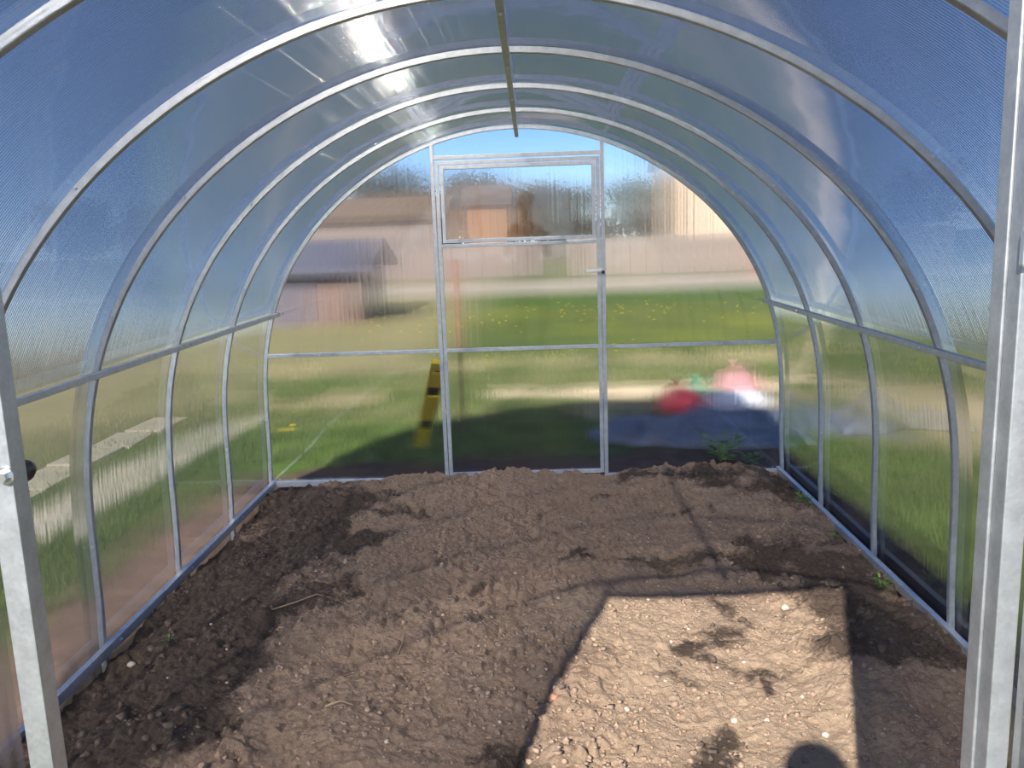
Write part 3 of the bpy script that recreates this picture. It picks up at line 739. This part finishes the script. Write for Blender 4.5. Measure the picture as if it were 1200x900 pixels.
weed(1.40, 2.95, soil_at(1.40, 2.95), .045, 20, 'small green weed midway along the right base rail', 8, .35)
weed(1.15, 4.14, gz(1.15, 4.14), .17, 90, 'leafy green weed on the dark heap just behind the back gable', 9, .8)
weed(1.34, 4.16, gz(1.34, 4.16), .10, 50, 'low green weed beside the taller weed behind the back gable', 10, .5)

# ------------------------------------------------------------------ things outside the back gable
# yellow spirit level leaning on the gable post
def spirit_level():
    p0, p1 = Vector((-.735, 5.02, gz(-.735, 5.02))), Vector((-.475, 4.06, .66))
    d = p1 - p0; L = d.length; root = empty('spirit_level', p0)
    zz = d.normalized(); xx = (Vector((1, 0, 0)) - zz * zz.x).normalized(); yy = zz.cross(xx)
    root.rotation_euler = Matrix((xx, yy, zz)).transposed().to_euler()
    tag(root, 'yellow spirit level leaning against the back gable beside the left door post', 'spirit level')
    body = MB()
    W, Th = .095, .028
    def web(a, c): body.box((-W / 2, -Th / 2, a), (W / 2, Th / 2, c), .002)
    # box beam with openings for hand holds and vials
    cuts = [(.06, .09), (.26, .38), (.66, .76), (.90, .93)]; z = 0
    for a, c in cuts:
        web(z * L, a * L); body.box((-W / 2, -Th / 2, a * L), (-W / 2 + .010, Th / 2, c * L), .001); body.box((W / 2 - .010, -Th / 2, a * L), (W / 2, Th / 2, c * L), .001); z = c
    web(z * L, L)
    body.build('beam', M['yellow'], root)
    for a, c in cuts[1:3]:
        MB().box((-W / 2 + .010, -.006, a * L), (W / 2 - .010, .006, c * L)).build('grip_insert', M['vial'], root)
    for a, c in (cuts[0], cuts[3]):
        m_ = (a + c) / 2 * L; MB().cyl((-.018, 0, m_), (.018, 0, m_), .008, n=10).build('vial', M['vial'], root)
    for z_ in (0, L): MB().box((-W / 2 - .002, -Th / 2 - .002, z_ - .006), (W / 2 + .002, Th / 2 + .002, z_ + .006), .002).build('end_cap', M['yellow'], root)
spirit_level()

pr = tag(empty('fence_post', (-.48, 5.47, gz(-.48, 5.47))), 'thin rusty brown post standing on the lawn behind the back door', 'post')
MB().tube([(0, 0, -.1), (.003, 0, .6), (-.002, 0, 1.25)], .020, 10).build('shaft', M['post'], pr, True)
MB().cyl((-.002, 0, 1.25), (-.002, 0, 1.262), .022, .016, 10).build('cap', M['post'], pr)

def cloth_heap(name, c, rx, ry, h, seed, m, label, cat, n=46):
    r = np.random.default_rng(seed); u = np.linspace(-1, 1, n); U, Vv = np.meshgrid(u, u)
    ang = np.arctan2(Vv, U); R = np.sqrt(U ** 2 + Vv ** 2); edge = 1 + .16 * np.sin(3 * ang + seed) + .10 * np.sin(5 * ang + 2 * seed)
    X = c[0] + rx * U * edge; Y = c[1] + ry * Vv * edge
    dome = np.clip(1 - np.maximum(np.abs(U), np.abs(Vv)) ** 2.2, 0, 1) ** .7
    Z = ground_z(X, Y) + .004 + h * dome * (.75 + .9 * vnoise(X, Y, .22, seed) + .5 * vnoise(X, Y, .09, seed + 1)) + .012 * np.abs(vnoise(X, Y, .05, seed + 2)) * 2
    i = np.arange(n - 1)[None, :] + n * np.arange(n - 1)[:, None]; Q = np.stack([i, i + 1, i + n + 1, i + n], -1).reshape(-1, 4)
    cc = np.array([c[0], c[1], 0]); o = link(name, np_mesh(name, np.stack([X, Y, Z], -1).reshape(-1, 3) - cc, Q, m, True), None, (c[0], c[1], 0))
    tag(o, label, cat); md = o.modifiers.new('thickness', 'SOLIDIFY'); md.thickness = .004; md.offset = -1
    return o
cloth_heap('tarp', (1.22, 5.20), .66, .50, .15, 5, M['tarp'], 'crumpled blue-grey tarp lying in the shade behind the back gable', 'tarp')
cloth_heap('tarp', (2.62, 5.35), .40, .34, .18, 9, M['tarp'], 'second blue-grey tarp bundle half hidden by the right corner of the gable', 'tarp')
def bundle(name, c, r, m, label, cat, seed, tie=True):
    q = np.random.default_rng(seed); v, f = ico(3); n = v.copy()
    k = 1 + .10 * np.sin(6 * v[:, 0] + seed) * np.cos(5 * v[:, 1]) + .06 * np.sin(11 * v[:, 2] + 7 * v[:, 1] + seed)
    v = v * k[:, None] * np.array(r); v[:, 2] = np.maximum(v[:, 2], -r[2] * .72); v[:, 2] += r[2] * .72
    o = link(name, np_mesh(name, v, f, m, True, True), None, c); tag(o, label, cat)
    if tie:
        t = MB(); z = 1.62 * r[2]; t.lathe([(.02, z), (.018, z + .03), (.05, z + .07), (.035, z + .065), (.006, z + .03)], n=10); t.build('tied_neck', m, o, True)
    return o
zt = gz(1.12, 5.2)
bundle('bag', (1.20, 5.98, gz(1.20, 5.98) - .01), (.18, .13, .115), M['red'], 'bright red plastic bag lying on the grass behind the crumpled tarp', 'bag', 3)
bundle('bag', (1.66, 6.02, gz(1.66, 6.02) - .01), (.25, .13, .10), M['bag'], 'flat white plastic bag beside the red bag', 'bag', 5, False)
bundle('bag', (1.74, 6.36, gz(1.74, 6.36) - .01), (.18, .14, .17), M['pink'], 'pale pink bag standing behind the white bag', 'bag', 6)
bundle('watering_can', (1.42, 6.33, gz(1.42, 6.33) - .01), (.07, .07, .11), M['teal'], 'dark green rounded vessel behind the red bag', 'vessel', 8)

def dandelion(x, y, label):
    root = tag(empty('dandelion', (x, y, gz(x, y))), label, 'flower')
    MB().tube([(0, 0, -.01), (.004, 0, .05), (0, 0, .085)], .003, 6).build('stem', M['weed'], root)
    h = MB(); h.lathe([(.002, .080), (.022, .088), (.030, .094), (.022, .099), (.008, .101), (.0003, .101)], n=14); h.build('flower_head', M['flower'], root, True)
dandelion(-1.75, 5.43, 'single yellow dandelion in the sunlit grass behind the left corner')
def dandelions():
    r = np.random.default_rng(77); lf = MB()
    for k in range(150):
        if k < 115: y = r.normal(13.6, 1.1); x = r.normal(1.6, 2.6)
        else: y = r.uniform(8.5, 18); x = r.uniform(-5, 7)
        z = gz(x, y) + .10; s = .026
        lf.add([(x - s, y, z), (x, y - s, z), (x + s, y, z), (x, y + s, z), (x, y, z + .012), (x, y, z - .012)], [(0, 1, 4), (1, 2, 4), (2, 3, 4), (3, 0, 4), (1, 0, 5), (2, 1, 5), (3, 2, 5), (0, 3, 5)])
    o = lf.build('dandelions', M['flower']); tag(o, 'drift of yellow dandelions across the lawn far behind the door', 'flowers', kind='stuff')
dandelions()

# ------------------------------------------------------------------ buildings beyond the lawn
def building(name, x0, x1, y0, y1, h, wall, roofm, label, rise=1.2, cat='building', windows=(), door=None, z0=None):
    z0 = GZ - .3 if z0 is None else z0
    root = tag(empty(name, ((x0 + x1) / 2, (y0 + y1) / 2, z0)), label, cat); cx, cy_ = root.location.x, root.location.y
    MB().box((x0 - cx, y0 - cy_, 0), (x1 - cx, y1 - cy_, h), .01).build('wall', wall, root)
    a, b_, c, d = x0 - cx - .25, x1 - cx + .25, y0 - cy_ - .25, y1 - cy_ + .25
    MB().add([(a, c, h), (b_, c, h), (b_, 0, h + rise), (a, 0, h + rise), (a, d, h), (b_, d, h), (a, c, h + .12), (b_, c, h + .12), (b_, 0, h + rise + .14), (a, 0, h + rise + .14), (a, d, h + .12), (b_, d, h + .12)],
             [(3, 2, 1, 0), (4, 5, 2, 3), (6, 7, 8, 9), (9, 8, 11, 10), (0, 1, 7, 6), (5, 4, 10, 11), (1, 2, 8, 7), (2, 5, 11, 8), (3, 0, 6, 9), (4, 3, 9, 10)]).build('roof', roofm, root)
    for xx, zz, w_, hh in windows:
        fr = MB(); X = x0 - cx + xx; Y = y0 - cy_
        for q in ((X, zz, X + w_, zz + .07), (X, zz + hh - .07, X + w_, zz + hh), (X, zz, X + .07, zz + hh), (X + w_ - .07, zz, X + w_, zz + hh), (X + w_ / 2 - .03, zz, X + w_ / 2 + .03, zz + hh)):
            fr.box((q[0], Y - .06, q[1]), (q[2], Y + .02, q[3]))
        fo = fr.build('window', M['white'], root); MB().box((X + .05, Y - .02, zz + .05), (X + w_ - .05, Y + .01, zz + hh - .05)).build('pane', M['glass'], fo)
    if door:
        xx, w_, hh = door; MB().box((x0 - cx + xx, y0 - cy_ - .04, 0), (x0 - cx + xx + w_, y0 - cy_ + .02, hh), .01).build('door', M['felt'], root)
building('house', 5.2, 10.9, 30, 35, 3.9, M['plaster'], M['felt'], 'sunlit beige rendered house behind the right half of the gable', 1.5)
building('shed', -5.3, -2.9, 14.2, 16.6, 1.15, M['plank'], M['felt'], 'low brown wooden shed with dark roof behind the left gable panel', .42, 'shed', door=(.9, .7, 1.0))
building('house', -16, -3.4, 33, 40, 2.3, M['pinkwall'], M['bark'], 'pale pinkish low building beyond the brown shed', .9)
building('house', -2.6, -.9, 37, 41, 2.9, M['brick'], M['bark'], 'small orange brick building seen through the door vent', .8)

def board_fence(name, x0, x1, y, h, m, label, bw=.5):
    root = tag(empty(name, (x0, y, GZ)), label, 'fence'); n = int((x1 - x0) / bw)
    bme = None
    for k in range(n):
        if bme is None: o = MB().box((0, -.015, -.1), (bw - .02, .015, h), .004).build('board', m, root); bme = o.data
        else: o = link('board', bme, root)
        o.location = (k * bw, random.uniform(-.01, .01), random.uniform(-.03, .03))
    for z in (h * .25, h * .8): MB().box((0, .016, z), (n * bw, .06, z + .09)).build('rail', M['bark'], root)
board_fence('board_fence', 1.2, 13.2, 26.2, 1.15, M['greywall'], 'grey brown board fence beyond the pale lane on the right')
board_fence('board_fence', -9, .7, 27.5, 1.0, M['pinkwall'], 'pale weathered board fence beyond the lane on the left')
br = tag(empty('barrel', (7.35, 24.8, GZ)), 'rusty red barrel in front of the fence at the right edge of the gable', 'barrel')
MB().lathe([(.001, 0), (.42, 0), (.44, .05), (.42, .35), (.44, .38), (.42, .41), (.42, .75), (.44, .78), (.42, .81), (.44, 1.12), (.40, 1.14), (.001, 1.12)], n=20).build('drum', M['red'], br, True)
MB().cyl((.2, 0, 1.12), (.2, 0, 1.15), .05, n=10).build('bung', M['black'], br)

# ------------------------------------------------------------------ trees
def tree_meshes(seed, h, rx, m, nl=6500):
    r = random.Random(seed); t = MB()
    t.tube([(0, 0, -.2), (.05, 0, h * .3), (.0, .05, h * .6), (.05, 0, h * .9)], [h * .028, h * .022, h * .014, h * .004], 8)
    tips = []
    for k in range(22):
        z = h * r.uniform(.25, .8); a = r.uniform(0, 6.28); L = rx * r.uniform(.5, 1.0); e = Vector((L * math.cos(a), L * math.sin(a), z + L * r.uniform(.2, .7)))
        t.tube([(0, 0, z), (e.x * .5, e.y * .5, z + (e.z - z) * .4), e], [h * .010, h * .006, h * .002], 5); tips.append(e); tips.append(e * .6 + Vector((0, 0, z * .4)))
    l = MB()
    for k in range(nl):
        c = Vector(r.choice(tips)) + Vector((r.gauss(0, rx * .2), r.gauss(0, rx * .2), r.gauss(0, rx * .2))); s = r.uniform(.10, .22) * h / 6
        u = Vector((r.uniform(-1, 1), r.uniform(-1, 1), r.uniform(-1, 1))).normalized() * s; v = u.orthogonal().normalized() * s * .5
        l.add([c - u, c + v, c + u, c - v], [(0, 1, 2, 3)])
    return mesh('trunk', t.v, t.f, M['bark'], True), mesh('foliage', l.v, l.f, m)
KIND = [tree_meshes(1, 5.2, 2.4, M['twig']), tree_meshes(2, 4.4, 2.2, M['olive']), tree_meshes(3, 6.0, 2.5, M['twig'])]
def tree(k, x, y, s, label, group):
    root = tag(empty('tree', (x, y, GZ), random.uniform(0, 6)), label, 'tree', group); root.scale = (s, s, s)
    link('trunk', KIND[k][0], root); f = link('foliage', KIND[k][1], root); f['kind'] = 'stuff'
for i, (x, y, s) in enumerate([(-25, 47, .72), (-20.5, 47, .70), (-16, 47, .70), (-11.2, 47, .70), (-7, 47, .76), (-2.6, 47, .72), (1.8, 47, .68), (6.2, 47, .74), (10.8, 47, .66), (21, 46, .8), (-18, 54, .85), (-9, 54, .9), (0, 54, .82), (8, 54, .85)]):
    tree(i % 3, x, y, s, 'brownish bare tree in the blurred line of trees beyond the gable', 'trees beyond the back gable')
def hedge(x0, x1, y, h, label, seed, rz=0, n=260):
    r = random.Random(seed); root = tag(empty('hedge', ((x0 + x1) / 2, y, GZ), rz), label, 'hedge'); l = MB(); st = MB(); W = x1 - x0
    for k in range(int(W * 2)):
        x = -W / 2 + k * .5 + r.uniform(-.2, .2); st.tube([(x, 0, -.1), (x + r.uniform(-.2, .2), r.uniform(-.2, .2), h * .5), (x + r.uniform(-.4, .4), r.uniform(-.3, .3), h * r.uniform(.7, 1))], [.04, .03, .01], 5)
    for k in range(int(W * n)):
        x = r.uniform(-W / 2, W / 2); z = r.random() ** .8 * h * (.85 + .15 * math.sin(x * .9 + seed) + .1 * math.sin(x * 2.3)); c = Vector((x, r.gauss(0, .4), z)); q = r.uniform(.08, .22)
        u = Vector((r.uniform(-1, 1), r.uniform(-1, 1), r.uniform(-1, 1))).normalized() * q; v = u.orthogonal().normalized() * q * .6
        l.add([c - u, c + v, c + u, c - v], [(0, 1, 2, 3)])
    st.build('stem', M['bark'], root)['kind'] = 'stuff'; l.build('foliage', M['twig'], root)['kind'] = 'stuff'
hedge(-20, 12, 42.6, 2.9, 'long brownish unclipped hedge beneath the blurred trees beyond the gable', 4)
hedge(-34, -6, 8, 1.7, 'hazy low hedge far outside the left wall', 6, PI / 2, 120)
hedge(8, 36, 8, 1.7, 'hazy low hedge far outside the right wall', 8, PI / 2, 120)

# pale slab path outside the left wall: separate slabs
pt = tag(empty('slab_path', (-3.0, 3.0, 0)), 'pale concrete slab path across the lawn outside the left wall', 'path')
sl = None
for k in range(6):
    o = MB().box((-.15, -.24, -.06), (.15, .24, .035), .008).build('slab', M['pale'], pt) if sl is None else link('slab', sl, pt)
    sl = o.data; y = .4 + k * .50
    o.location = (-.05 * math.sin(k * .5) - .06 + .02 * k, y, gz(-3, y + 3.0)); o.rotation_euler = (random.uniform(-.02, .02), random.uniform(-.02, .02), random.uniform(-.06, .06))

# ------------------------------------------------------------------ the photographer behind the phone, whose shadow falls into the doorway
def skin_body(name, joints, edges, m, parent, root=0, sub=2):
    me = bpy.data.meshes.new(name); me.from_pydata([j[:3] for j in joints], edges, []); me.materials.append(m)
    o = link(name, me, parent); md = o.modifiers.new('skin', 'SKIN'); md.use_smooth_shade = True
    for i, j in enumerate(joints):
        r = j[3]; me.skin_vertices[0].data[i].radius = r if isinstance(r, tuple) else (r, r)
        me.skin_vertices[0].data[i].use_root = (i == root)
    o.modifiers.new('sub', 'SUBSURF').levels = sub; o.modifiers['sub'].render_levels = sub
    return o
def person():
    root = tag(empty('person', (.045, -1.03, GZ)), 'person in a dark jacket holding up a phone, only the head shadow reaches the soil', 'person')
    # coordinates relative to the feet, facing +y, height 1.85
    J = [(0, 0, .98, (.155, .11)), (0, 0, 1.16, (.145, .10)), (0, .0, 1.36, (.165, .105)), (0, -.005, 1.50, (.09, .075)), (0, .01, 1.58, (.056, .056)), (0, .025, 1.66, (.07, .082)), (0, .03, 1.75, (.082, .10)), (0, .02, 1.815, (.062, .075))]
    E = [(i, i + 1) for i in range(7)]
    def add(p, parent): J.append(p); E.append((parent, len(J) - 1)); return len(J) - 1
    hands = []
    for s in (-1, 1):
        h = add((s * .085, 0, .82, .088), 0); k = add((s * .115, .02, .50, .062), h); a = add((s * .12, -.01, .11, .046), k); f = add((s * .13, .08, .05, (.045, .035)), a); add((s * .14, .17, .035, (.042, .028)), f)
        sh = add((s * .185, 0, 1.45, .062), 2); el = add((s * .26, .05, 1.20, .048), sh); wr_ = add((s * .10 + .01, .185, 1.395, .031), el); hands.append((s, wr_))
        add((s * .07 + .012, .205, 1.435, (.030, .020)), wr_)
    body = skin_body('body', J, E, M['jacket'], root, 0, 2)
    # head skin, hair and face as parts that sit on the continuous figure
    hd = MB(); v, f = ico(3); v = v * np.array([.080, .098, .118]); v[:, 1] += .028; v[:, 2] += 1.725
    v[:, 0] *= np.where(v[:, 2] < 1.68, 1 - (1.68 - v[:, 2]) * 2.2, 1)
    hd.add(v, [tuple(t) for t in f]); hdo = hd.build('head', M['skin'], root, True)
    MB().add([(-.013, .122, 1.70), (.013, .122, 1.70), (0, .152, 1.697), (0, .124, 1.748)], [(0, 1, 2), (1, 3, 2), (3, 0, 2)]).build('nose', M['skin'], hdo)
    MB().box((-.024, .108, 1.655), (.024, .121, 1.664), .003).build('mouth', M['pink'], hdo)
    for s in (-1, 1):
        q = np.array(ico(2)[0]) * np.array([.013, .008, .009]) + np.array([s * .031, .117, 1.738]); MB().add(q, [tuple(t) for t in ico(2)[1]]).build('eye', M['black'], hdo, True)
        q = np.array(ico(2)[0]) * np.array([.010, .024, .034]) + np.array([s * .083, .02, 1.725]); MB().add(q, [tuple(t) for t in ico(2)[1]]).build('ear', M['skin'], hdo, True)
    hv, hf = ico(3); hv = hv * np.array([.088, .106, .10]); hv[:, 1] += .016; hv[:, 2] += 1.762
    keep = [tuple(t) for t in hf if not all(hv[i][1] > .075 and hv[i][2] < 1.79 or hv[i][2] < 1.70 for i in t)]
    MB().add(hv, keep).build('hair', M['hair'], root, True)
    # trousers over the legs
    TJ = [(0, 0, 1.08, (.150, .108)), (0, 0, .96, (.158, .115))]; TE = [(0, 1)]
    for s in (-1, 1):
        b0 = len(TJ); TJ += [(s * .085, 0, .80, .098), (s * .115, .02, .50, .075), (s * .12, -.01, .10, .062)]; TE += [(1, b0), (b0, b0 + 1), (b0 + 1, b0 + 2)]
    skin_body('trousers', TJ, TE, M['trouser'], root, 0, 2)
    # hands: palm, four bent fingers and a thumb closed round the phone
    for s, _ in hands:
        px = .012 + s * .078; pj = [(.01 + s * .10, .185, 1.395, .024), (px, .200, 1.430, (.028, .016)), (px - s * .004, .206, 1.465, (.028, .014))]; pe = [(0, 1), (1, 2)]
        for q in range(4):
            z = 1.425 + q * .018; ln = (.82, .95, 1.0, .9)[q]; b0 = len(pj)
            pj += [(px - s * .006, .219, z + .012, .0085), (px - s * .022 * ln, .232, z + .014, .0080), (px - s * .046 * ln, .234, z + .013, .0070)]; pe += [(2 if q > 1 else 1, b0), (b0, b0 + 1), (b0 + 1, b0 + 2)]
        b0 = len(pj); pj += [(px - s * .008, .196, 1.452, .0105), (px - s * .020, .206, 1.472, .0095), (px - s * .036, .212, 1.486, .008)]; pe += [(1, b0), (b0, b0 + 1), (b0 + 1, b0 + 2)]
        skin_body('hand', pj, pe, M['skin'], root, 0, 1)
    ph = tag(empty('phone', (.0584, -.792, 1.375)), 'black phone held up by the person in the doorway', 'phone')
    MB().box((-.076, -.004, -.038), (.076, .004, .038), .0035).build('case', M['black'], ph); MB().box((-.071, -.0048, -.034), (.071, -.0042, .034)).build('screen', M['glass'], ph)
person()
